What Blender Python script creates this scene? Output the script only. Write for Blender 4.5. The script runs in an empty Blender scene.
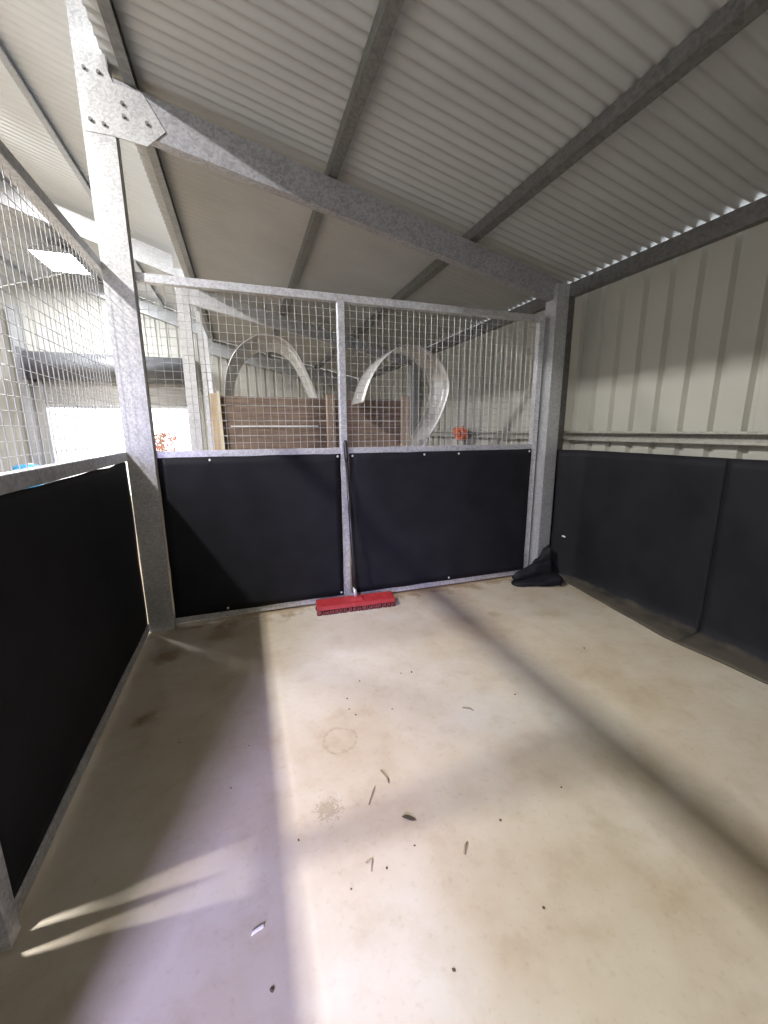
import bpy, bmesh, math, random
from mathutils import Vector, Matrix, noise
random.seed(7)
SC = bpy.context.scene
COL = SC.collection
V = Vector

# ---------------------------------------------------------------- helpers
class MB:
    """collects shapes, builds ONE mesh object"""
    def __init__(s): s.bm = bmesh.new()
    def prism(s, pts, ext):
        ext = V(ext); a = [s.bm.verts.new(V(p)) for p in pts]; b = [s.bm.verts.new(V(p) + ext) for p in pts]
        n = len(a)
        s.bm.faces.new(a); s.bm.faces.new(b[::-1])
        for i in range(n):
            s.bm.faces.new((a[i], b[i], b[(i + 1) % n], a[(i + 1) % n]))
        return s
    def box(s, x0, x1, y0, y1, z0, z1, bev=0):
        t = bmesh.new()
        bmesh.ops.create_cube(t, size=1)
        for v in t.verts:
            v.co = V(((x0 + x1) / 2 + v.co.x * (x1 - x0), (y0 + y1) / 2 + v.co.y * (y1 - y0), (z0 + z1) / 2 + v.co.z * (z1 - z0)))
        if bev: bmesh.ops.bevel(t, geom=t.edges[:], offset=bev, segments=2, affect='EDGES', profile=.5)
        s.merge(t); return s
    def merge(s, t, mat=None):
        if mat is not None: bmesh.ops.transform(t, matrix=mat, verts=t.verts)
        mp = {v: s.bm.verts.new(v.co) for v in t.verts}
        for f in t.faces:
            try:
                g = s.bm.faces.new([mp[v] for v in f.verts]); g.smooth = f.smooth
            except ValueError: pass
        t.free()
    def tube(s, pts, r, n=8, close=True, smooth=True):
        pts = [V(p) for p in pts]; rr = r if isinstance(r, (list, tuple)) else [r] * len(pts)
        rings = []
        for i, p in enumerate(pts):
            d = (pts[min(i + 1, len(pts) - 1)] - pts[max(i - 1, 0)]).normalized()
            up = V((0, 0, 1)) if abs(d.z) < .9 else V((1, 0, 0))
            e1 = d.cross(up).normalized(); e2 = e1.cross(d)
            rings.append([s.bm.verts.new(p + (e1 * math.cos(2 * math.pi * k / n) + e2 * math.sin(2 * math.pi * k / n)) * rr[i]) for k in range(n)])
        for a, b in zip(rings, rings[1:]):
            for k in range(n):
                f = s.bm.faces.new((a[k], a[(k + 1) % n], b[(k + 1) % n], b[k])); f.smooth = smooth
        if close: s.bm.faces.new(rings[0]); s.bm.faces.new(rings[-1][::-1])
        return s
    def lathe(s, prof, c, n=24):
        c = V(c); rings = []
        for r, z in prof:
            rings.append([s.bm.verts.new(c + V((r * math.cos(2 * math.pi * k / n), r * math.sin(2 * math.pi * k / n), z))) for k in range(n)])
        for a, b in zip(rings, rings[1:]):
            for k in range(n):
                f = s.bm.faces.new((a[k], a[(k + 1) % n], b[(k + 1) % n], b[k])); f.smooth = True
        s.bm.faces.new(rings[0][::-1]); s.bm.faces.new(rings[-1])
        return s
    def grid(s, fn, nu, nv, smooth=True):
        g = [[s.bm.verts.new(V(fn(i / nu, j / nv))) for j in range(nv + 1)] for i in range(nu + 1)]
        for i in range(nu):
            for j in range(nv):
                f = s.bm.faces.new((g[i][j], g[i + 1][j], g[i + 1][j + 1], g[i][j + 1])); f.smooth = smooth
        return s
    def build(s, name, mat, parent=None):
        bmesh.ops.recalc_face_normals(s.bm, faces=s.bm.faces[:])
        me = bpy.data.meshes.new(name); s.bm.to_mesh(me); s.bm.free()
        me.materials.append(mat)
        o = bpy.data.objects.new(name, me); COL.objects.link(o)
        if parent is not None:
            o.parent = parent
            o.matrix_parent_inverse = Matrix.Translation(-parent.location)   # builders use world coordinates
        return o

def tag(o, label, cat, group=None):
    o['label'] = label; o['category'] = cat
    if group: o['group'] = group
    return o
def thing(name, loc, label, cat, group=None):
    o = bpy.data.objects.new(name, None); COL.objects.link(o); o.location = loc; o.empty_display_size = .1
    return tag(o, label, cat, group)
def struct(o): o['kind'] = 'structure'; return o
def mod_solid(o, t, off=0):
    m = o.modifiers.new('thick', 'SOLIDIFY'); m.thickness = t; m.offset = off; return o
def mod_bevel(o, w, seg=2):
    m = o.modifiers.new('bev', 'BEVEL'); m.width = w; m.segments = seg; m.limit_method = 'ANGLE'; return o

# ---------------------------------------------------------------- materials
def new_mat(name):
    m = bpy.data.materials.new(name); m.use_nodes = True
    nt = m.node_tree; b = nt.nodes['Principled BSDF']
    return m, nt, b
def N(nt, t, **kw):
    n = nt.nodes.new(t)
    for k, v in kw.items():
        if k in n.inputs: n.inputs[k].default_value = v
        else: setattr(n, k, v)
    return n
def ramp(nt, fac, stops):
    r = nt.nodes.new('ShaderNodeValToRGB')
    el = r.color_ramp.elements
    while len(el) < len(stops): el.new(.5)
    for e, (p, c) in zip(el, stops): e.position = p; e.color = (*c, 1) if len(c) == 3 else c
    nt.links.new(fac, r.inputs['Fac']); return r
def mottled(name, c0, c1, scale=8, rough=.6, metal=0., detail=4, bump=0., coord='Object', spec=.5, aniso=None):
    m, nt, b = new_mat(name)
    tc = N(nt, 'ShaderNodeTexCoord'); src = tc.outputs[coord]
    if aniso:
        mp = N(nt, 'ShaderNodeMapping'); mp.inputs['Scale'].default_value = aniso
        nt.links.new(src, mp.inputs['Vector']); src = mp.outputs[0]
    n = N(nt, 'ShaderNodeTexNoise', Scale=scale, Detail=detail)
    nt.links.new(src, n.inputs['Vector'])
    r = ramp(nt, n.outputs['Fac'], [(.3, c0), (.7, c1)])
    nt.links.new(r.outputs[0], b.inputs['Base Color'])
    b.inputs['Roughness'].default_value = rough; b.inputs['Metallic'].default_value = metal
    b.inputs['Specular IOR Level'].default_value = spec
    if bump:
        bp = N(nt, 'ShaderNodeBump', Strength=bump, Distance=.01)
        nt.links.new(n.outputs['Fac'], bp.inputs['Height']); nt.links.new(bp.outputs[0], b.inputs['Normal'])
    return m
def galvanised(name, c0, c1, rough=.45, metal=.55, scale=55):
    m, nt, b = new_mat(name)
    tc = N(nt, 'ShaderNodeTexCoord')
    v = N(nt, 'ShaderNodeTexVoronoi', Scale=scale); nt.links.new(tc.outputs['Object'], v.inputs['Vector'])
    n = N(nt, 'ShaderNodeTexNoise', Scale=14, Detail=6); nt.links.new(tc.outputs['Object'], n.inputs['Vector'])
    sep = N(nt, 'ShaderNodeSeparateColor'); nt.links.new(v.outputs['Color'], sep.inputs[0])
    a = N(nt, 'ShaderNodeMath', operation='MULTIPLY'); a.inputs[1].default_value = .5; nt.links.new(sep.outputs[0], a.inputs[0])
    a2 = N(nt, 'ShaderNodeMath', operation='MULTIPLY'); a2.inputs[1].default_value = .6; nt.links.new(n.outputs['Fac'], a2.inputs[0])
    s = N(nt, 'ShaderNodeMath', operation='ADD'); nt.links.new(a.outputs[0], s.inputs[0]); nt.links.new(a2.outputs[0], s.inputs[1])
    r = ramp(nt, s.outputs[0], [(.25, c0), (.75, c1)])
    nt.links.new(r.outputs[0], b.inputs['Base Color'])
    b.inputs['Roughness'].default_value = rough; b.inputs['Metallic'].default_value = metal
    return m
M = {}
M['galv'] = galvanised('galvanised_steel', (.40, .41, .42), (.54, .55, .57), scale=90)
M['galv_col'] = galvanised('spangled_galvanised_steel', (.33, .335, .34), (.49, .495, .50), rough=.5, metal=.35, scale=110)
M['galv_raf'] = galvanised('rafter_steel', (.25, .25, .27), (.38, .38, .41), rough=.5, metal=.35, scale=75)  # darker copy of the galvanised steel, roof-edge shade put into its colour
M['girt'] = galvanised('girt_steel', (.30, .29, .26), (.40, .39, .35), rough=.5, metal=.3, scale=60)
M['purlin'] = galvanised('purlin_steel', (.13, .13, .125), (.19, .19, .185), rough=.5, metal=.5)
M['rail'] = galvanised('rail_steel', (.42, .43, .44), (.62, .63, .66), rough=.42, metal=.5, scale=80)
M['wire'] = mottled('mesh_wire', (.50, .51, .52), (.62, .62, .63), 20, .4, .5)
M['rubber'] = mottled('black_rubber', (.007, .0075, .010), (.012, .0125, .016), 6, .68, 0, 6, .08, spec=.22)
def dusty():
    m = mottled('dusty_rubber', (.007, .0075, .010), (.012, .0125, .016), 6, .68, 0, 6, .08, spec=.22)
    nt = m.node_tree; L = nt.links.new; b = nt.nodes['Principled BSDF']
    tc = N(nt, 'ShaderNodeTexCoord'); sp = N(nt, 'ShaderNodeSeparateXYZ'); L(tc.outputs['Object'], sp.inputs[0])
    n = N(nt, 'ShaderNodeTexNoise', Scale=9, Detail=6); L(tc.outputs['Object'], n.inputs['Vector'])
    a = N(nt, 'ShaderNodeMath', operation='MULTIPLY_ADD'); a.inputs[1].default_value = .06; L(n.outputs['Fac'], a.inputs[0]); L(sp.outputs['Z'], a.inputs[2])
    r = ramp(nt, a.outputs[0], [(.05, (.6, .6, .6)), (.085, (0, 0, 0))])
    mx = N(nt, 'ShaderNodeMix', data_type='RGBA'); L(r.outputs[0], mx.inputs['Factor'])
    src = b.inputs['Base Color'].links[0].from_socket
    L(src, mx.inputs[6]); mx.inputs[7].default_value = (.12, .105, .08, 1); L(mx.outputs[2], b.inputs['Base Color'])
    return m
M['rubber_dusty'] = dusty()
M['bolt'] = mottled('bolt_zinc', (.55, .55, .55), (.75, .75, .75), 60, .35, .6)
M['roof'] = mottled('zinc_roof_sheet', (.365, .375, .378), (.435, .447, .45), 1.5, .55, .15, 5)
M['roof_main'] = mottled('pale_roof_sheet', (.64, .67, .69), (.71, .74, .765), 1.2, .6, .05, 4)  # paler copy of the roof sheet, aisle lamp and door light put into colour
M['clad'] = mottled('cream_wall_cladding', (.47, .465, .43), (.55, .545, .50), 1.3, .5, .0, 5)  # paler copy of the cladding, lamp light on the rear wall put into colour
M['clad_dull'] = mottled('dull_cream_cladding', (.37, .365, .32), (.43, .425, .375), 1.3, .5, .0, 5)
M['wood'] = mottled('weathered_timber', (.13, .09, .065), (.26, .19, .14), 5, .8, 0, 8, .3, aniso=(1, 1, 9))
M['wood_post'] = mottled('raw_timber_post', (.38, .29, .20), (.52, .42, .31), 5, .8, 0, 8, .2, aniso=(6, 6, 1))
M['arch'] = mottled('bent_zinc_sheet', (.52, .52, .51), (.68, .68, .67), 3, .4, .45, 5)
M['red'] = mottled('red_plastic', (.27, .018, .022), (.36, .034, .034), 30, .45)
M['bristle'] = mottled('broom_bristles', (.10, .02, .02), (.22, .05, .045), 90, .8)
M['black_plastic'] = mottled('black_handle', (.012, .012, .014), (.03, .03, .032), 12, .35)
M['drum'] = mottled('shutter_steel', (.16, .165, .18), (.22, .225, .24), 4, .45, .4)
M['slat'] = mottled('shutter_slats', (.74, .74, .73), (.82, .82, .80), 3, .5, .1)
M['orange'] = mottled('orange_webbing', (.60, .13, .05), (.72, .20, .09), 20, .7)
M['blue'] = mottled('blue_plastic', (.05, .30, .60), (.08, .40, .70), 10, .4)
M['white'] = mottled('white_plastic', (.72, .71, .68), (.82, .81, .78), 20, .45)
M['batten'] = mottled('pale_batten', (.60, .54, .40), (.72, .66, .52), 12, .7, aniso=(6, 6, 1))
M['leaf'] = mottled('dry_leaf', (.045, .036, .02), (.09, .07, .04), 40, .8)
M['twig'] = mottled('twig_bark', (.20, .15, .09), (.32, .25, .16), 40, .9)
M['crumb'] = mottled('dirt_crumb', (.07, .05, .035), (.13, .10, .07), 60, .95)
M['bush'] = mottled('reddish_leaves', (.35, .14, .10), (.55, .28, .22), 8, .8)
M['stem'] = mottled('green_stem', (.16, .20, .08), (.26, .30, .14), 8, .8)
M['ground'] = mottled('pale_gravel', (.62, .58, .50), (.72, .68, .60), 3, .95, 0, 8)

def floor_mat():
    m, nt, b = new_mat('stained_concrete')
    L = nt.links.new
    tc = N(nt, 'ShaderNodeTexCoord'); P = tc.outputs['Object']
    n1 = N(nt, 'ShaderNodeTexNoise', Scale=1.1, Detail=6, Roughness=.6); L(P, n1.inputs['Vector'])
    n2 = N(nt, 'ShaderNodeTexNoise', Scale=7, Detail=8, Roughness=.65); L(P, n2.inputs['Vector'])
    n3 = N(nt, 'ShaderNodeTexNoise', Scale=45, Detail=4); L(P, n3.inputs['Vector'])
    base = ramp(nt, n1.outputs['Fac'], [(.32, (.41, .335, .235)), (.5, (.485, .428, .338)), (.68, (.55, .52, .452))])
    def mul(c, fac_out, stops):
        r = ramp(nt, fac_out, stops)
        mx = N(nt, 'ShaderNodeMix', data_type='RGBA', blend_type='MULTIPLY'); mx.inputs['Factor'].default_value = 1
        L(c, mx.inputs[6]); L(r.outputs[0], mx.inputs[7]); return mx.outputs[2]
    c = mul(base.outputs[0], n2.outputs['Fac'], [(.25, (.86, .83, .78)), (.5, (1, 1, 1))])
    c = mul(c, n3.outputs['Fac'], [(.28, (.92, .905, .88)), (.42, (1, 1, 1))])
    # scuffed grime along the two partition feet (dirt swept against them)
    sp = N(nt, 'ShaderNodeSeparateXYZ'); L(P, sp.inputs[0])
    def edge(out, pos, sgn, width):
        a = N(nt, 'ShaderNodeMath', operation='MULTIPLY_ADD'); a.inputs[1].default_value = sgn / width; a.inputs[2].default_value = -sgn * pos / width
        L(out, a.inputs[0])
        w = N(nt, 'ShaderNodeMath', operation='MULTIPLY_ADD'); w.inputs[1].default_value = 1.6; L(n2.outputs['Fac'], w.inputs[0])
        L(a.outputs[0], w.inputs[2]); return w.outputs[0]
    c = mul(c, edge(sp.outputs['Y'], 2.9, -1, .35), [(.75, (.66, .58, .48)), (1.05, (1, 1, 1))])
    # dried hoof prints: broken ring marks
    for (hx, hy, rad) in ((1.0, 1.52, .075),):
        d = N(nt, 'ShaderNodeVectorMath', operation='DISTANCE'); d.inputs[1].default_value = (hx, hy, 0)
        wob = N(nt, 'ShaderNodeVectorMath', operation='MULTIPLY_ADD')
        wob.inputs[1].default_value = (.06, .06, 0); L(n2.outputs['Color'], wob.inputs[0]); 
        sub = N(nt, 'ShaderNodeVectorMath', operation='ADD'); sub.inputs[1].default_value = (-.03, -.03, 0)
        L(P, wob.inputs[2]); L(wob.outputs[0], sub.inputs[0]); L(sub.outputs[0], d.inputs[0])
        k = N(nt, 'ShaderNodeMath', operation='SUBTRACT'); k.inputs[1].default_value = rad; L(d.outputs['Value'], k.inputs[0])
        ab = N(nt, 'ShaderNodeMath', operation='ABSOLUTE'); L(k.outputs[0], ab.inputs[0])
        jit = N(nt, 'ShaderNodeMath', operation='MULTIPLY_ADD'); jit.inputs[1].default_value = .045; L(n3.outputs['Fac'], jit.inputs[0]); L(ab.outputs[0], jit.inputs[2])
        c = mul(c, jit.outputs[0], [(.018, (.80, .77, .72)), (.032, (1, 1, 1))])
    d = N(nt, 'ShaderNodeVectorMath', operation='DISTANCE'); d.inputs[1].default_value = (.888, 1.205, 0); L(P, d.inputs[0])
    n4 = N(nt, 'ShaderNodeTexNoise', Scale=60, Detail=3, Distortion=1.5); L(P, n4.inputs['Vector'])
    jit = N(nt, 'ShaderNodeMath', operation='MULTIPLY_ADD'); jit.inputs[1].default_value = .16; L(n4.outputs['Fac'], jit.inputs[0]); L(d.outputs['Value'], jit.inputs[2])
    c = mul(c, jit.outputs[0], [(.105, (.72, .69, .64)), (.13, (1, 1, 1))])
    # brown stains beside the left partition
    for (hx, hy, rad, col) in ((.13, 1.95, .05, (.55, .45, .36)), (.16, 2.55, .10, (.6, .52, .43)), (.45, 2.72, .14, (.7, .62, .52)), (2.35, 2.35, .05, (.7, .63, .52))):
        d = N(nt, 'ShaderNodeVectorMath', operation='DISTANCE'); d.inputs[1].default_value = (hx, hy, 0); L(P, d.inputs[0])
        jit = N(nt, 'ShaderNodeMath', operation='MULTIPLY_ADD'); jit.inputs[1].default_value = .22; L(n2.outputs['Fac'], jit.inputs[0]); L(d.outputs['Value'], jit.inputs[2])
        c = mul(c, jit.outputs[0], [(min(.9, .09 + rad * .5), col), (min(.99, .13 + rad), (1, 1, 1))])
    L(c, b.inputs['Base Color'])
    b.inputs['Roughness'].default_value = .62; b.inputs['Specular IOR Level'].default_value = .35
    bp = N(nt, 'ShaderNodeBump', Strength=.15, Distance=.004); L(n2.outputs['Fac'], bp.inputs['Height']); L(bp.outputs[0], b.inputs['Normal'])
    return m
M['floor'] = floor_mat()
def emit_mat(name, col, s):
    m, nt, b = new_mat(name)
    b.inputs['Emission Color'].default_value = (*col, 1); b.inputs['Emission Strength'].default_value = s
    b.inputs['Base Color'].default_value = (.9, .9, .9, 1); return m
M['lens'] = emit_mat('lamp_lens', (.88, .94, 1.0), 60)

# ---------------------------------------------------------------- key measures (metres)
D = 2.95                      # face of the rear partition
XW = 3.51                     # inner pan face of the right wall
RS = .2146                    # pitch of the side roof
def roof_z(x): return 2.575 + RS * (3.45 - x)       # underside (troughs) of the side roof sheet
def main_z(x): return 3.63 - .33 * x if x > -2.1 else 3.63 + .33 * 2.1 + .33 * (x + 2.1)
YF, YB = -2.6, 9.8            # open front / rear wall

# ---------------------------------------------------------------- setting
o = MB().box(-8, 3.62, -5, YB, -.12, 0).build('floor', M['floor']); struct(o)
o = MB().box(-14, 14, YB, 40, -.16, -.06).build('yard_ground', M['ground']); struct(o)

def corrugated(name, mat, x0, x1, zf, y0, y1, pitch=.0762, amp=.0105, seg=8, xs=None):
    n = int((y1 - y0) / pitch * seg); xs = xs or [x0, x1]
    bm = MB(); rows = []
    for i in range(n + 1):
        y = y0 + (y1 - y0) * i / n
        h = amp * (1 + math.cos(2 * math.pi * (y - y0) / pitch))
        rows.append([bm.bm.verts.new((x, y, zf(x) + h)) for x in xs])
    for a, b in zip(rows, rows[1:]):
        for k in range(len(xs) - 1):
            f = bm.bm.faces.new((a[k], a[k + 1], b[k + 1], b[k])); f.smooth = True
    return struct(bm.build(name, mat))
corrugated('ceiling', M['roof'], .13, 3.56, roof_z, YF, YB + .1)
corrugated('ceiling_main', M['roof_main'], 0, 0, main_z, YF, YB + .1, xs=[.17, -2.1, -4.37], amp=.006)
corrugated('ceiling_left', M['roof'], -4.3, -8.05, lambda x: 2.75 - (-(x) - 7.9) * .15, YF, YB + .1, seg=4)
# fascia flashing under the edge of the main roof
o = MB().box(.155, .172, YF, YB, main_z(.17) - .05, main_z(.17) + .02).build('trim_1', M['purlin']); struct(o)

def ribbed(name, mat, p0, p1, z0, ztop, inward, pitch=.19, rib=.042, depth=.03, holes=()):
    """pan-and-rib wall sheeting from p0 to p1, ribs pressed away from the room; holes=(s0,s1,zh): opening below zh"""
    p0, p1 = V(p0), V(p1); L = (p1 - p0).length; d = (p1 - p0) / L; out = -V(inward)
    prof = []; s = 0
    while s < L:
        for ds, k in ((0, 0), (pitch - rib - .018, 0), (pitch - rib, 1), (pitch - .018, 1)):
            if s + ds <= L: prof.append((s + ds, k))
        s += pitch
    prof.append((L, 0))
    extra = []
    for (s0, s1, zh) in holes: extra += [s0, s1]
    for e in extra:
        for i in range(len(prof) - 1):
            if prof[i][0] < e < prof[i + 1][0]:
                t = (e - prof[i][0]) / (prof[i + 1][0] - prof[i][0])
                prof.insert(i + 1, (e, prof[i][1] * (1 - t) + prof[i + 1][1] * t)); break
    mb = MB()
    for (a, ka), (b, kb) in zip(prof, prof[1:]):
        zb = z0
        for (s0, s1, zh) in holes:
            if a >= s0 - 1e-6 and b <= s1 + 1e-6: zb = zh
        A = p0 + d * a + out * depth * ka; B = p0 + d * b + out * depth * kb
        za, zc = ztop(A), ztop(B)
        mb.bm.faces.new([mb.bm.verts.new(p) for p in ((A.x, A.y, zb), (B.x, B.y, zb), (B.x, B.y, zc), (A.x, A.y, za))])
    bmesh.ops.remove_doubles(mb.bm, verts=mb.bm.verts[:], dist=1e-5)
    return struct(mb.build(name, mat))
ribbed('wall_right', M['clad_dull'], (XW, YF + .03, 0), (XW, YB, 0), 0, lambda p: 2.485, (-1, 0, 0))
def back_top(p):
    if p.x > .17: return roof_z(p.x) - .005
    if p.x > -4.3: return main_z(p.x) - .005
    return 2.75 - (-(p.x) - 7.9) * .15
DX0, DX1, DH = -2.86, -.30, 2.2
ribbed('wall_back', M['clad'], (-8, YB, 0), (XW, YB, 0), 0, back_top, (0, -1, 0), holes=[(DX0 + 8, DX1 + 8, DH)])
ribbed('wall_front', M['clad'], (XW, YF, 0), (-8, YF, 0), 0, back_top, (0, 1, 0), holes=[(XW + .9, XW + 3.3, 2.5)])  # unseen wall behind the camera, added to cut ambient light from the front
ribbed('wall_stall_end', M['clad_dull'], (XW, -.75, 0), (.15, -.75, 0), 0, lambda p: roof_z(p.x) - .005, (0, 1, 0))  # unseen stall end, added to reduce floor bounce on the near roof
ribbed('wall_left', M['clad'], (-8, YF, 0), (-8, YB, 0), 0, lambda p: 2.74, (1, 0, 0))

# ---------------------------------------------------------------- steel frame
def c_poly(w, h, t, lip, opening):
    """C section in a local (a,b) plane: a across (0..w), b up (0..h); opening 'right' or 'left'"""
    p = [(0, 0), (w, 0), (w, lip), (w - t, lip), (w - t, t), (t, t), (t, h - t), (w - t, h - t), (w - t, h - lip), (w, h - lip), (w, h), (0, h)]
    if opening == 'left': p = [(w - a, b) for a, b in p][::-1]
    return p
def purlin(x_right, zb, label, y0=YF, y1=YB - .02, w=.056, h=.072, opening='right', mat='purlin', group='roof purlins', slope=-RS, name='roof_purlin'):
    pts = []
    for a, b in c_poly(w, h, .003, .016, opening):
        x = x_right - w + a
        pts.append((x, y0, zb + b + (a - w) * slope))
    o = MB().prism(pts, (0, y1 - y0, 0)).build(name, M[mat])
    return tag(o, label, 'purlin', group)
pz = lambda x: roof_z(x) - .0725
purlin(.275, pz(.275), 'C section steel purlin under the roof joint, closest to the left column head')
purlin(1.385, pz(1.385), 'middle steel purlin of the side roof, crossing above the middle of the rear partition')
purlin(2.445, pz(2.445), 'steel purlin of the side roof next above the eave beam')
mz = lambda x: main_z(x) - .0725
purlin(-.60, mz(-.60), 'pale steel purlin under the high main roof, left of the column', opening='right', slope=-.33, mat='galv')
purlin(-1.65, mz(-1.65), 'steel purlin high under the main roof near its ridge', opening='right', slope=-.33, mat='galv')
purlin(-2.75, mz(-2.806), 'dark steel purlin on the far slope of the main roof', opening='left', slope=.33, mat='galv')
purlin(-3.75, mz(-3.806), 'lowest steel purlin on the far slope of the main roof', opening='left', slope=.33, mat='galv')
# eave beam on top of the right wall: a C facing outwards
o = MB().prism([(3.45, YF, 2.465), (3.505, YF, 2.465), (3.505, YF, 2.468), (3.453, YF, 2.468), (3.453, YF, 2.577), (3.45, YF, 2.577)], (0, YB - .02 - YF, 0)).build('eave_beam', M['purlin'])
tag(o, 'dark steel eave beam running along the top of the ribbed right wall', 'beam')

def rafter(y, x0, x1, topf, d0, d1, label, mat='galv', lip_front=True):
    """C section rafter with its flat web towards the viewer"""
    w = .07
    mb = MB()
    def zt(x): return topf(x)
    def zb(x): return topf(x) - (d0 + (d1 - d0) * (x - x0) / (x1 - x0))
    ys = y
    t = .004
    # web, top flange, bottom flange with turned lips: one connected profile swept from x0 to x1
    def ring(x):
        a, b = zb(x), zt(x)
        return [(x, ys, a), (x, ys + w, a), (x, ys + w, a + .018), (x, ys + w - t, a + .018), (x, ys + w - t, a + t), (x, ys + t, a + t), (x, ys + t, b - t), (x, ys + w - t, b - t), (x, ys + w - t, b - .018), (x, ys + w, b - .018), (x, ys + w, b), (x, ys, b)]
    A = [mb.bm.verts.new(p) for p in ring(x0)]; B = [mb.bm.verts.new(p) for p in ring(x1)]
    n = len(A); mb.bm.faces.new(A); mb.bm.faces.new(B[::-1])
    for i in range(n): mb.bm.faces.new((A[i], B[i], B[(i + 1) % n], A[(i + 1) % n]))
    o = mb.build('roof_rafter', M[mat])
    return tag(o, label, 'rafter', 'roof rafters')
rt = lambda x: roof_z(x) - .0745 - .018 * min(1, max(0, (x - .3) / .3))
rm = lambda x: main_z(x) - .0745
rafter(2.905, .16, 3.295, rt, .215, .155, 'galvanised rafter sloping from the left column head to the right column, above the partition', mat='galv_raf')
rafter(6.25, .15, 3.44, rt, .215, .155, 'second galvanised rafter of the side roof, beyond the wire mesh')
rafter(YB - .1, .15, 3.49, rt, .26, .26, 'dark rafter along the top of the far end wall')
rafter(6.25, -2.1, 0.0, rm, .24, .24, 'pale rafter climbing left from the second column under the main roof')
rafter(YB - .1, -2.1, .14, rm, .24, .24, 'rafter at the far end wall above the roller shutter')

def column(x0, x1, y0, y1, z1, label, mat='galv_col', opening=1):
    t = .004; lip = .016
    # C section upright, web facing the stall, channel open to the back
    p = [(x0, y0), (x1, y0), (x1, y1), (x1 - lip, y1), (x1 - lip, y1 - t), (x1 - t, y1 - t), (x1 - t, y0 + t), (x0 + t, y0 + t), (x0 + t, y1 - t), (x0 + lip, y1 - t), (x0 + lip, y1), (x0, y1)]
    return MB().prism([(a, b, 0) for a, b in p], (0, 0, z1))
cl = thing('steel_column', (.07, 2.95, 0), 'tall spangled galvanised steel column at the corner of both partitions', 'column', 'steel columns')
column(-.004, .148, 2.90, 2.99, 3.51, '').build('column_shaft', M['galv_col'], cl)
# knee plate where the rafter meets the column, with bolt heads
kp = MB().prism([(.003, 2.897, 2.93), (.135, 2.897, 2.93), (.30, 2.897, 2.912), (.40, 2.897, 3.0), (.30, 2.897, rt(.30) - .012), (.165, 2.897, 3.18), (.143, 2.897, 3.24), (.143, 2.897, 3.30), (.003, 2.897, 3.30)], (0, .006, 0)).build('knee_plate', M['galv_col'], cl)
for bx, bz in ((.04, 2.985), (.10, 2.975), (.04, 3.215), (.105, 3.21), (.20, 3.03), (.20, 3.09), (.31, 3.02)):
    mb = MB(); t = bmesh.new(); bmesh.ops.create_cone(t, cap_ends=True, segments=6, radius1=.010, radius2=.009, depth=.010)
    mb.merge(t, Matrix.Translation((bx, 2.888, bz)) @ Matrix.Rotation(math.pi / 2, 4, 'X')); mb.build('bolt', M['purlin'], cl)
cr = thing('steel_column', (3.28, 2.9, 0), 'galvanised steel column in the corner by the ribbed right wall', 'column', 'steel columns')
column(3.17, 3.29, 2.86, 2.99, 2.50, '').build('column_shaft', M['galv'], cr)
MB().box(3.292, 3.44, 2.955, 2.965, 0.0, 2.45).build('wall_flange', M['purlin'], cr)
def simple_col(x0, x1, y0, y1, z1, label, mat='galv'):
    return tag(column(x0, x1, y0, y1, z1, '').build('steel_column', M[mat]), label, 'column', 'steel columns')
simple_col(0, .15, 6.24, 6.33, 3.40, 'second pale steel column beyond the mesh, beside the shutter opening', 'galv_col')
simple_col(3.33, 3.45, 6.24, 6.36, 2.50, 'steel column at the far end of the right wall behind the curled sheet')
simple_col(-3.20, -3.04, 9.62, 9.72, 3.6, 'grey steel column on the far end wall left of the roller shutter')

# girt along the right wall: C section open towards the stall
g = [(a, b) for a, b in c_poly(.062, .078, .003, .016, 'left')]
o = MB().prism([(XW - .064 + a, YF + .05, 1.252 + b) for a, b in g], (0, YB - .1 - YF, 0)).build('wall_girt', M['girt'])
tag(o, 'horizontal galvanised girt along the ribbed right wall above the black rubber', 'girt')

# ---------------------------------------------------------------- partitions
def wire_panel(axis, fixed, a0, a1, z0, z1, parent, pitch=.05, th=.0042):
    nu = max(1, round((a1 - a0) / pitch)); nv = max(1, round((z1 - z0) / pitch))
    fn = (lambda u, v: (a0 + (a1 - a0) * u, fixed, z0 + (z1 - z0) * v)) if axis == 'x' else (lambda u, v: (fixed, a0 + (a1 - a0) * u, z0 + (z1 - z0) * v))
    o = MB().grid(fn, nu, nv, smooth=False).build('mesh_panel', M['wire'], parent)
    m = o.modifiers.new('wires', 'WIREFRAME'); m.thickness = th; m.use_even_offset = False; m.use_boundary = True
    return o
def rubber_face(fn, nu, nv, name, parent, t=.008):
    o = MB().grid(fn, nu, nv).build(name, M['rubber'], parent); mod_solid(o, t, 0); return o
def bolt_at(parent, x, y, z, ax):
    t = bmesh.new(); bmesh.ops.create_uvsphere(t, u_segments=10, v_segments=6, radius=.0095)
    for f in t.faces: f.smooth = True
    s = Matrix.Diagonal((1, .45, 1, 1)) if ax == 'y' else Matrix.Diagonal((.45, 1, 1, 1))
    mb = MB(); mb.merge(t, Matrix.Translation((x, y, z)) @ s); return mb.build('bolt', M['bolt'], parent)

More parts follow.
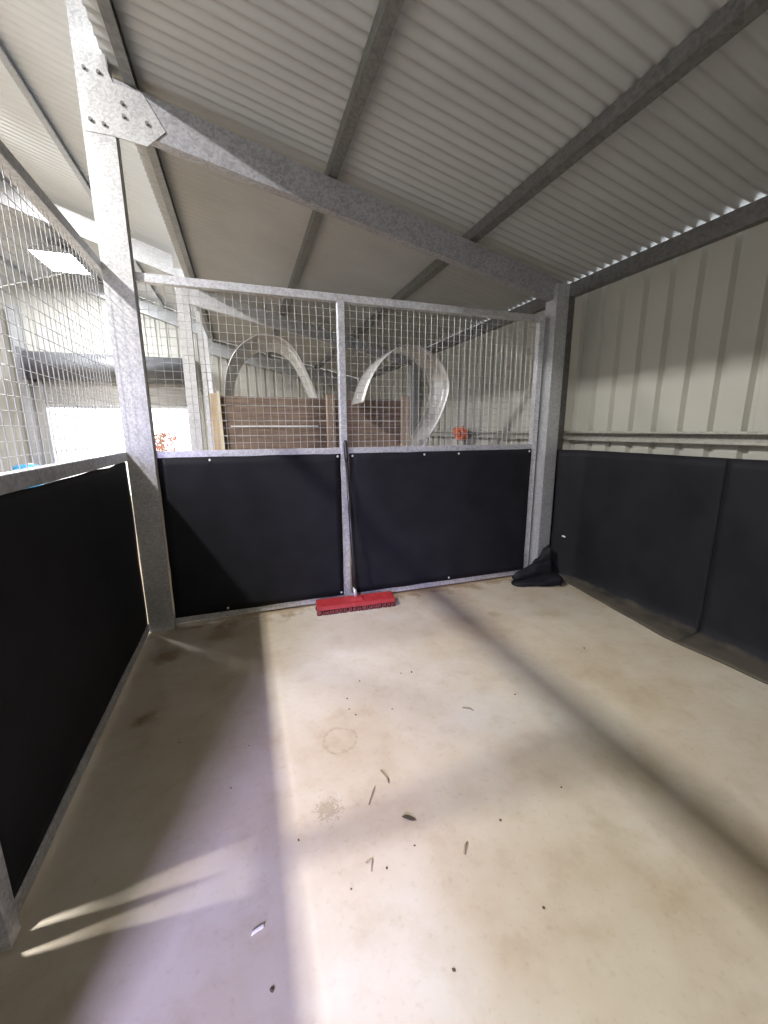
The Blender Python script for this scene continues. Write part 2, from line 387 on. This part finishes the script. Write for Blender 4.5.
# rear partition
rp = thing('stall_partition', (1.6, D, 0), 'rear stall partition, two black rubber panels below and wire mesh above', 'partition', 'stall partitions')
X0, X1 = .150, 3.145
r = .05
def rail(x0, x1, y0, y1, z0, z1, name, parent, mat='rail'):
    o = MB().box(x0, x1, y0, y1, z0, z1, bev=.003).build(name, M[mat], parent); return o
rail(X0, X1, D, D + r, .015, .065, 'bottom_rail', rp)
rail(X0, X1, D, D + r, 1.170, 1.220, 'middle_rail', rp)
rail(X0 - .02, X1, D, D + r, 2.225, 2.275, 'top_rail', rp)
rail(1.375, 1.425, D - .001, D + r + .001, .015, 2.226, 'post', rp)
rail(3.095, 3.145, D - .001, D + r + .001, .015, 2.276, 'post', rp)
wire_panel('x', D + .03, X0, 1.378, 1.215, 2.23, rp)
wire_panel('x', D + .03, 1.422, 3.098, 1.215, 2.23, rp)
def panel_fn(x0, x1, z0, z1, y, seed):
    def fn(u, v):
        x = x0 + (x1 - x0) * u; z = z0 + (z1 - z0) * v
        return (x + .004 * noise.noise(V((seed, z * 6, 0))) * (1 if u in (0, 1) else 0), y + .003 * noise.noise(V((x * 2.2, z * 2.2, seed))), z + .004 * noise.noise(V((x * 5, seed, 3))) * (1 if v in (0, 1) else 0))
    return fn
pa = rubber_face(panel_fn(.156, 1.366, .062, 1.178, D - .008, 1), 24, 20, 'rubber_panel', rp)
pb = rubber_face(panel_fn(1.434, 3.084, .062, 1.178, D - .008, 5), 30, 20, 'rubber_panel', rp)
for x, z in ((.47, 1.155), (1.345, 1.158), (.50, .085), (1.345, .085)): bolt_at(pa, x, D - .016, z, 'y')
for x, z in ((1.458, 1.158), (2.05, 1.155), (2.36, 1.155), (3.06, 1.158), (2.30, .085)): bolt_at(pb, x, D - .016, z, 'y')
# left partition
lp = thing('stall_partition', (-.02, 1.5, 0), 'left stall partition with black rubber panels under wire mesh', 'partition', 'stall partitions')
Y0, Y1 = .25, 2.895
rail(-.05, 0, Y0, Y1, .02, .07, 'bottom_rail', lp)
rail(-.05, 0, Y0, Y1, 1.165, 1.222, 'middle_rail', lp)
rail(-.05, 0, Y0, Y1, 2.25, 2.30, 'top_rail', lp)
rail(-.03, .022, 1.075, 1.125, .02, 2.255, 'post', lp)
rail(-.051, .001, Y0, Y0 + .05, .02, 2.255, 'post', lp)
wire_panel('y', -.03, 1.127, Y1, 1.22, 2.255, lp)
wire_panel('y', -.03, Y0 + .048, 1.083, 1.22, 2.255, lp)
def side_fn(y0, y1, z0, z1, x, seed, foot=(0, 0)):
    def fn(u, v):
        y = y0 + (y1 - y0) * u; z = z0 + (z1 - z0) * v
        e = .011 * noise.noise(V((y * 4.1, seed, 1))) - .001
        return (x + .004 * noise.noise(V((y * 2.1, z * 2.1, seed))), y + (min(.004, .010 * noise.noise(V((seed, z * 3, 0)))) if u in (0, 1) else 0), z + (e if v == 1 else 0)) if not (u in (0, 1) and foot[int(u)] and z < .13) else (x, y + foot[int(u)], z)
    return fn
rubber_face(side_fn(1.137, 2.8935, .066, 1.1605, -.012, 11, (-.0115, 0)), 30, 28, 'rubber_panel', lp)
rubber_face(side_fn(Y0 + .05, 1.063, .066, 1.1605, -.012, 17, (0, .0115)), 16, 28, 'rubber_panel', lp)

# rubber lining on the right wall, lower edge kicked out onto the floor
def edge_x(y):
    return 3.275 + .03 * math.sin(y * 2.6 + .8) + .02 * noise.noise(V((y * 3.3, 2, 0))) - .03 * max(0, 1 - abs(y - 1.7) / .7) + max(0, (y - 2.35)) * .12
def lining(y0, y1, xw, seed):
    def fn(u, v):
        y = y0 + (y1 - y0) * u
        if v < .25:
            t = v / .25; ex = edge_x(y)
            x = ex + (xw - .012 - ex) * t
            z = .007 + .028 * t * t + .012 * math.sin(math.pi * t) * (.5 + noise.noise(V((y * 5, t, seed))))
        else:
            t = (v - .25) / .75; z = .05 + (1.172 - .05) * t
            x = xw - .012 * max(0, 1 - t * 8) + .010 * noise.noise(V((y * 1.6, t * 2, seed)))
            if v == 1: z += .004 * noise.noise(V((y * 4, 0, seed)))
        k = min(1, max(0, (y - 2.66) / .22)); x -= .115 * k * k * (3 - 2 * k)
        return (x, y, max(z, .006))
    return fn
for y0, y1, xw, seed, lab in ((1.607, 2.885, 3.436, 3, 'black rubber sheet lining the right wall, from the corner column to the sheet seam'), (-.6, 1.604, 3.436, 3, 'black rubber sheet lining the right wall nearest the camera, at the frame edge')):
    o = MB().grid(lining(y0, y1, xw, seed), 60, 24).build('rubber_sheet', M['rubber_dusty']); mod_solid(o, .007, 0)
    tag(o, lab, 'rubber sheet', 'rubber sheets on the right wall')
o = MB().box(3.355, 3.359, 2.742, 2.782, .395, .408, bev=.001).build('paper_tag', M['white'])
tag(o, 'tiny white tag stuck on the black rubber beside the right column', 'tag')

# crumpled rubber offcut at the foot of the right column
mb = MB()
def lobe(p0, p1, w0, w1, h0, h1, seed, zb=.0):
    p0, p1 = V(p0), V(p1); ax = (p1 - p0); side = V((-ax.y, ax.x, 0)).normalized()
    def fn(u, v):
        c = p0 + ax * u; w = w0 + (w1 - w0) * u; h = h0 + (h1 - h0) * u
        a = 2 * math.pi * v
        cap = 1 if 0 < u < 1 else .55
        k = 1 + .35 * noise.noise(V((u * 3 + seed, math.cos(a) * 1.2, math.sin(a) * 1.2)))
        z = h * (1 + math.sin(a)) / 2 * k * cap + (h * (1 - cap) / 2)
        q = c + side * (w * math.cos(a) * k * cap)
        return (q.x, q.y, max(.004, zb + z))
    mb.grid(fn, 14, 20)
    for e in (0, 1):
        pass
lobe((2.84, 2.77, 0), (3.26, 2.66, 0), .045, .10, .035, .10, 2)
lobe((2.87, 2.805, 0), (3.24, 2.76, 0), .03, .05, .055, .20, 7, .03)
lobe((3.04, 2.81, 0), (3.25, 2.80, 0), .02, .04, .10, .33, 12, .02)
bmesh.ops.holes_fill(mb.bm, edges=[e for e in mb.bm.edges if e.is_boundary], sides=40)
o = mb.build('rubber_offcut', M['rubber']); tag(o, 'crumpled black rubber offcut heaped at the foot of the right column', 'rubber offcut')

# ---------------------------------------------------------------- broom
br = thing('broom', (1.43, 2.80, 0), 'red broom head on the floor, dark handle leaning on the partition centre post', 'broom')
bh = MB()
ang = -.055
R_ = Matrix.Translation((1.425, 2.80, 0)) @ Matrix.Rotation(ang, 4, 'Z')
RB = R_ @ Matrix.Translation((0, 0, .055)) @ Matrix.Rotation(math.radians(11), 4, 'X')
def br_box(x0, x1, y0, y1, z0, z1, taper=0):
    t = bmesh.new(); bmesh.ops.create_cube(t, size=1)
    for v in t.verts:
        tt = 1 if v.co.z > 0 else 0
        v.co = V(((x0 + x1) / 2 + v.co.x * (x1 - x0), (y0 + y1) / 2 + v.co.y * (y1 - y0) * (1 - taper * tt), (z0 + z1) / 2 + v.co.z * (z1 - z0)))
    bmesh.ops.bevel(t, geom=t.edges[:], offset=.004, segments=2, affect='EDGES')
    return t
mb = MB(); mb.merge(br_box(-.30, .30, -.065, .065, -.006, .022, .2), RB)
mb.merge(br_box(-.05, .05, -.03, .03, .018, .040, .3), RB)
mb.build('head_block', M['red'], br)
mb = MB()
for i in range(34):
    for j in range(5):
        x = -.285 + .57 * i / 33; y = -.05 + .025 * j
        for q in range(2):
            a = RB @ V((x + random.uniform(-.004, .004), y, -.004)); b = R_ @ V((x * 1.04 + random.uniform(-.008, .008), y * 1.15 + random.uniform(-.004, .004), .002))
            mb.tube([a, b], [.0045, .006], 5)
o = mb.build('bristles', M['bristle'], br)
mb = MB(); mb.tube([R_ @ V((0, .01, .088)), R_ @ V((-.003, .035, .16))], [.017, .014], 12); mb.build('ferrule', M['galv'], br)
mb = MB(); hs, he = R_ @ V((0, .028, .14)), V((1.402, 2.928, 1.275))
mb.tube([hs, hs.lerp(he, .3), hs.lerp(he, .86)], [.0125] * 3, 12); mb.build('handle', M['black_plastic'], br)
mb = MB(); mb.tube([hs.lerp(he, .86), hs.lerp(he, .88), hs.lerp(he, .98), he], [.0125, .016, .016, .010], 12); mb.build('grip', M['black_plastic'], br)

# ---------------------------------------------------------------- lamps
def highbay(x, y, z, label, energy, wx, wy):
    t = thing('high_bay_light', (x, y, z), label, 'lamp', 'high bay lamps')
    a, b = wx / 2, wy / 2
    # ribbed aluminium body tapering upwards, end caps, glowing lens underneath
    mb = MB(); pr = [(-a, .0), (-a, .03), (-a * .55, .075), (-a * .55, .10), (a * .55, .10), (a * .55, .075), (a, .03), (a, .0), (a - .01, .0), (a - .01, .012), (-a + .01, .012), (-a + .01, 0)]
    mb.prism([(x + p, y - b, z + q) for p, q in pr], (0, wy, 0)).build('housing', M['drum'], t)
    for e in (-b - .008, b): MB().prism([(x + p, y + e, z + q) for p, q in pr[:8]], (0, .008, 0)).build('end_cap', M['galv'], t)
    MB().box(x - a + .012, x + a - .012, y - b + .004, y + b - .004, z + .002, z + .011, bev=.003).build('lens', M['lens'], t)
    for e in (-b * .7, b * .7): MB().tube([(x, y + e, z + .095), (x, y + e, main_z(x))], .006, 8).build('suspension_rod', M['purlin'], t)
    l = bpy.data.lights.new('lamp_glow', 'AREA'); l.shape = 'RECTANGLE'; l.size = wx * .9; l.size_y = wy * .97; l.energy = energy; l.color = (1.0, .97, .95)
    lo = bpy.data.objects.new('lamp_glow', l); COL.objects.link(lo); lo.location = (0, 0, -.006); lo.parent = t
    return t
highbay(-1.72, 1.085, 4.07, 'long high bay lamp hanging over the aisle, upper left beyond the frame', 360, .19, .26)
highbay(-1.84, 8.35, 3.98, 'glaring white high bay lamp seen through the left wire mesh', 70, .55, .85)

highbay(-1.72, 4.7, 4.07, 'middle high bay lamp of the aisle row, just left of the frame', 150, .19, .42)

# ---------------------------------------------------------------- roller shutter on the far wall
rs = thing('roller_shutter', (-1.58, 9.6, 0), 'grey roller shutter, partly raised, over the bright far doorway', 'roller shutter')
yb = YB - .30
mb = MB(); mb.tube([(DX0 - .12, yb, 2.55), (DX1 + .12, yb, 2.55)], .25, 28); mb.build('drum', M['drum'], rs)
mb = MB()
for s in (DX0 - .14, DX1 + .10): mb.box(s, s + .04, yb - .26, YB - .03, 2.28, 2.83, bev=.004)
for s, nm in ((DX0 - .14, 'end_bracket'), (DX1 + .10, 'end_bracket')):
    MB().box(s, s + .04, yb - .26, YB - .03, 2.28, 2.83, bev=.004).build(nm, M['drum'], rs)
mb.bm.free()
mb = MB(); n = 9; prof = []
for i in range(n * 6 + 1):
    z = 2.42 - (2.42 - 1.84) * i / (n * 6); prof.append((YB - .10 + .012 * abs(math.sin(math.pi * i / 6)), z))
mb.grid(lambda u, v: (DX0 + (DX1 - DX0) * u, prof[round(v * n * 6)][0], prof[round(v * n * 6)][1]), 1, n * 6)
o = mb.build('curtain', M['slat'], rs); mod_solid(o, .006)
for s in (DX0 - .05, DX1 - .01): MB().box(s, s + .06, YB - .13, YB - .04, 0, 2.3, bev=.004).build('guide_rail', M['galv'], rs)
MB().box(DX0, DX1, YB - .115, YB - .085, 1.80, 1.845, bev=.004).build('bottom_bar', M['galv'], rs)

# ---------------------------------------------------------------- things beyond the mesh
tb = thing('timber_screen', (1.5, 4.6, 0), 'weathered brown board screen with pale posts beyond the mesh', 'timber screen')
zb = .05; k = 0
while zb < 1.66:
    h = .148
    MB().box(.50, 2.62, 4.60, 4.635, zb, min(zb + h, 1.70), bev=.004).build('board', M['wood'], tb); zb += .156; k += 1
for x in (.405, 1.60, 2.50): MB().box(x, x + .095, 4.545, 4.60, 0, 1.735 if x > 1 else 1.72, bev=.006).build('post', M['wood_post'], tb)
o = MB().box(.58, 1.50, 4.575, 4.598, 1.385, 1.400, bev=.003).build('white_strip', M['white'])
o.name = 'pvc_strip'; tag(o, 'thin white plastic strip fixed across the brown board screen', 'strip')
def catmull(P, n=6):
    out = []
    for i in range(len(P) - 1):
        p0, p1, p2, p3 = (V((*P[max(0, min(len(P) - 1, i + k))], 0)) for k in (-1, 0, 1, 2))
        for j in range(n):
            t = j / n
            out.append(.5 * ((2 * p1) + (p2 - p0) * t + (2 * p0 - 5 * p1 + 4 * p2 - p3) * t * t + (3 * p1 - p0 - 3 * p2 + p3) * t ** 3))
    out.append(V((*P[-1], 0))); return out
def bent_sheet(path, y0, y1, label, skew=0):
    """sheet bent along an x-z path, swept along y, resting on the floor"""
    pts = catmull(path); n = len(pts) - 1
    fn = lambda u, v: (pts[round(u * n)].x + skew * v, y0 + (y1 - y0) * v, pts[round(u * n)].y)
    o = MB().grid(fn, n, 3).build('curved_sheet', M['arch']); mod_solid(o, .006)
    return tag(o, label, 'metal sheet', 'curved metal sheets')
bent_sheet([(.55, .004), (.54, 1.2), (.55, 1.83), (.66, 2.15), (.84, 2.32), (1.0, 2.37), (1.2, 2.32), (1.36, 2.14), (1.57, 1.66), (1.80, 1.1), (2.25, .004)], 4.80, 5.75, 'pale sheet bent into an arch standing behind the brown board screen', .075)
bent_sheet([(1.86, 1.62), (1.95, 1.86), (2.10, 2.06), (2.34, 2.20), (2.64, 2.11), (2.82, 1.85), (2.74, 1.52), (2.52, 1.16), (2.1, .5), (1.78, .004)], 4.0, 4.48, 'pale curled sheet bulging towards the right wall, in front of the board screen')
def leaning(p0, p1, w, label, mat='galv', name='steel_channel'):
    p0, p1 = V(p0), V(p1); d = (p1 - p0); mb = MB()
    pr = [(0, 0), (w, 0), (w, .04), (w - .004, .04), (w - .004, .004), (.004, .004), (.004, .04), (0, .04)]
    mb.prism([(p0.x + a, p0.y + b, p0.z) for a, b in pr], d)
    return tag(mb.build(name, M[mat]), label, 'steel channel', 'spare steel channels')
leaning((.27, 6.02, 0), (.215, 6.20, 2.9), .055, 'slim pale steel channel leaning right beside the second column', 'galv_col')
leaning((.37, 5.7, 0), (.30, 5.95, 2.55), .05, 'dull steel channel leaning between the pale channel and the board screen', 'galv')
o = MB().prism([(.50, 4.50, 0), (.532, 4.50, 0), (.532, 4.52, 0), (.50, 4.52, 0)], (-.035, .02, 1.74)).build('timber_batten', M['batten'])
tag(o, 'thin pale batten leaning on the left end of the board screen', 'batten')
# orange webbing bundled on the girt
mb = MB()
for k in range(5):
    pts = []
    for i in range(22):
        a = i / 21 * math.pi * 2.0 + k
        pts.append((XW - .074 - .05 * abs(math.sin(a * 1.5 + k)), 4.72 + .15 * math.cos(a) * (1 - .1 * k) + .02 * k, 1.285 + .065 * math.sin(a * (1 + .1 * k)) + .008 * k))
    mb.tube(pts, .016, 6)
o = mb.build('webbing_bundle', M['orange']); tag(o, 'tangled orange webbing hanging on the wall girt beyond the mesh', 'webbing')
# blue tub by the far wall
bt = thing('plastic_drum', (-3.05, 9.0, 0), 'bright blue plastic drum at the far wall, lower left beyond the mesh', 'drum')
MB().lathe([(.0, 0), (.17, .0), (.19, .03), (.20, .25), (.208, .27), (.20, .29), (.20, .50), (.208, .52), (.20, .54), (.19, .72), (.15, .76), (.0, .76)], (-3.05, 9.0, -0.0), 28).build('drum_body', M['blue'], bt)
MB().lathe([(.0, 0), (.045, 0), (.045, .03), (.0, .03)], (-2.99, 9.0, .758), 14).build('bung_cap', M['white'], bt)
# reddish shrub outside the doorway
rb = thing('garden_shrub', (-1.75, 14.2, -.06), 'hazy reddish shrub standing outside the bright doorway', 'shrub')
mb = MB()
for k in range(520):
    a = random.uniform(0, 6.28); rr = .42 * random.random() ** .5; z = random.uniform(.25, 1.35)
    rr *= 1.25 - .5 * abs(z - .75)
    c = V((-1.72 + rr * math.cos(a), 14.2 + rr * math.sin(a), z - .06)); s = random.uniform(.05, .09)
    d1 = V((random.uniform(-1, 1), random.uniform(-1, 1), random.uniform(-.3, 1))).normalized(); d2 = d1.cross(V((.3, .5, .8))).normalized()
    vs = [mb.bm.verts.new(c + q) for q in (-d1 * s, d2 * s * .45, d1 * s, -d2 * s * .45)]; mb.bm.faces.new(vs)
o = mb.build('foliage', M['bush'], rb)
mb = MB(); mb.tube([(-1.72, 14.2, -.06), (-1.70, 14.2, .8), (-1.73, 14.2, 1.9)], [.04, .03, .01], 7); mb.build('stem', M['stem'], rb)

# ---------------------------------------------------------------- litter on the floor
def lf(x, y, a, s, label):
    mb = MB()
    def fn(u, v):
        t = (u - .5) * 2; w = .4 * (1 - t * t) ** .8 * (v - .5)
        p = Matrix.Rotation(a, 3, 'Z') @ V((t * s, w * s * 1.6, 0))
        return (x + p.x, y + p.y, .004 + .10 * s * abs(v - .5) + .003 * math.sin(u * 5))
    mb.grid(fn, 10, 4); o = mb.build('dry_leaf', M['leaf']); mod_solid(o, .0012); return tag(o, label, 'leaf')
lf(1.149, 1.077, -.5, .026, 'dark curled dry leaf lying alone in the middle of the floor')
mb = MB()
def chip(u, v):
    a = -.25; t = (u - .5) * .034; w = (v - .5) * .011
    return (.632 + t * math.cos(a) - w * math.sin(a), .918 + .03 * 0 + t * -math.sin(a) * 1 + w * math.cos(a), .0035)
mb.grid(chip, 8, 3); o = mb.build('plastic_chip', M['white']); mod_solid(o, .003); tag(o, 'small white plastic chip lying on the floor towards the lower left', 'chip')
def twig(pts, r, label):
    mb = MB(); mb.tube([(x, y, r + .001 + z) for x, y, z in pts], [r * .7, r * .75, r * .4], 6)
    return tag(mb.build('twig', M['twig']), label, 'twig', 'twigs on the floor')
twig([(1.12, 1.30, 0), (1.13, 1.255, .004), (1.128, 1.235, 0)], .005, 'short knobbly brown twig on the floor above the dark leaf')
twig([(1.03, 1.175, 0), (1.06, 1.22, .002), (1.075, 1.24, 0)], .003, 'pale thin twig beside the lower hoof mark')
twig([(.962, .985, 0), (.985, .99, .002), (.97, .955, 0)], .0028, 'bent thin twig below the lower hoof mark')
twig([(1.27, .905, 0), (1.285, .925, .003), (1.30, .935, 0)], .004, 'small dark twig to the lower right of the dry leaf')
twig([(1.62, 1.52, 0), (1.65, 1.50, .003), (1.66, 1.48, 0)], .004, 'brown twig near the long shadow band on the floor')
CR = [(.77, 1.13), (1.11, 1.65), (1.29, 1.63), (1.09, 1.70), (1.44, 1.89), (1.50, 1.88), (1.10, 1.78), (1.13, .985), (.90, .93), (1.45, .965), (.66, .78), (1.10, .665), (.55, 1.42), (.33, 1.74), (.62, 1.62), (1.02, .95), (1.93, 1.52), (2.62, 1.75), (3.20, 2.52), (3.15, 2.45), (1.41, .70), (1.2, 1.9), (1.75, 1.0)]
proto = None
for i, (x, y) in enumerate(CR):
    if proto is None:
        t = bmesh.new(); bmesh.ops.create_icosphere(t, subdivisions=2, radius=.0045)
        for v in t.verts: v.co *= 1 + .5 * noise.noise(v.co * 260); v.co.z = v.co.z * .6
        mb = MB(); mb.merge(t); c = mb.build('dirt_crumb', M['crumb']); proto = c
    else:
        c = proto.copy(); COL.objects.link(c)
    s = random.uniform(.55, 1.15); c.scale = (s * random.uniform(.8, 1.5), s, s); c.rotation_euler = (0, 0, random.uniform(0, 6)); c.location = (x, y, max(.0026 * s, .001))
    tag(c, 'tiny dark dirt crumb on the beige concrete floor', 'dirt crumb', 'dirt crumbs on the floor')

# ---------------------------------------------------------------- daylight
w = bpy.data.worlds.new('daylight'); SC.world = w; w.use_nodes = True
bg = w.node_tree.nodes['Background']; bg.inputs[0].default_value = (.93, .96, 1, 1); bg.inputs[1].default_value = 4.5
l = bpy.data.lights.new('side_doorway', 'AREA'); l.shape = 'RECTANGLE'; l.size = .7; l.size_y = 1.2; l.energy = 50; l.color = (.60, .55, 1.0); l.spread = math.radians(60)  # added bluish fill standing in for daylight from an unseen doorway
lo = bpy.data.objects.new('side_doorway', l); COL.objects.link(lo); lo.location = (-1.2, -2.5, 2.1)
lo.rotation_euler = (V((.2, 1.2, 0)) - lo.location).to_track_quat('-Z', 'Y').to_euler()

# ---------------------------------------------------------------- camera
yaw, pit, rol, f, cx = .3338, -.2027, -.005, 400.1465, .6875
fw = V((math.sin(yaw) * math.cos(pit), math.cos(yaw) * math.cos(pit), math.sin(pit)))
rr = V((math.cos(yaw), -math.sin(yaw), 0)); uu = rr.cross(fw)
r2 = math.cos(rol) * rr + math.sin(rol) * uu; u2 = -math.sin(rol) * rr + math.cos(rol) * uu
cam = bpy.data.cameras.new('camera'); co = bpy.data.objects.new('camera', cam); COL.objects.link(co)
co.matrix_world = Matrix(((r2.x, u2.x, -fw.x, cx), (r2.y, u2.y, -fw.y, 0), (r2.z, u2.z, -fw.z, 1.35), (0, 0, 0, 1)))
cam.sensor_fit = 'HORIZONTAL'; cam.sensor_width = 36; cam.lens = f / 768 * 36; cam.clip_start = .01
SC.camera = co
SC.view_settings.view_transform = 'Standard'; SC.view_settings.look = 'None'; SC.view_settings.gamma = 1
SC.view_settings.use_curve_mapping = False; SC.view_settings.exposure = 0.12
SC.cycles.use_denoising = True
SC.cycles.max_bounces = 10; SC.cycles.diffuse_bounces = 6
SC.cycles.sample_clamp_indirect = 8
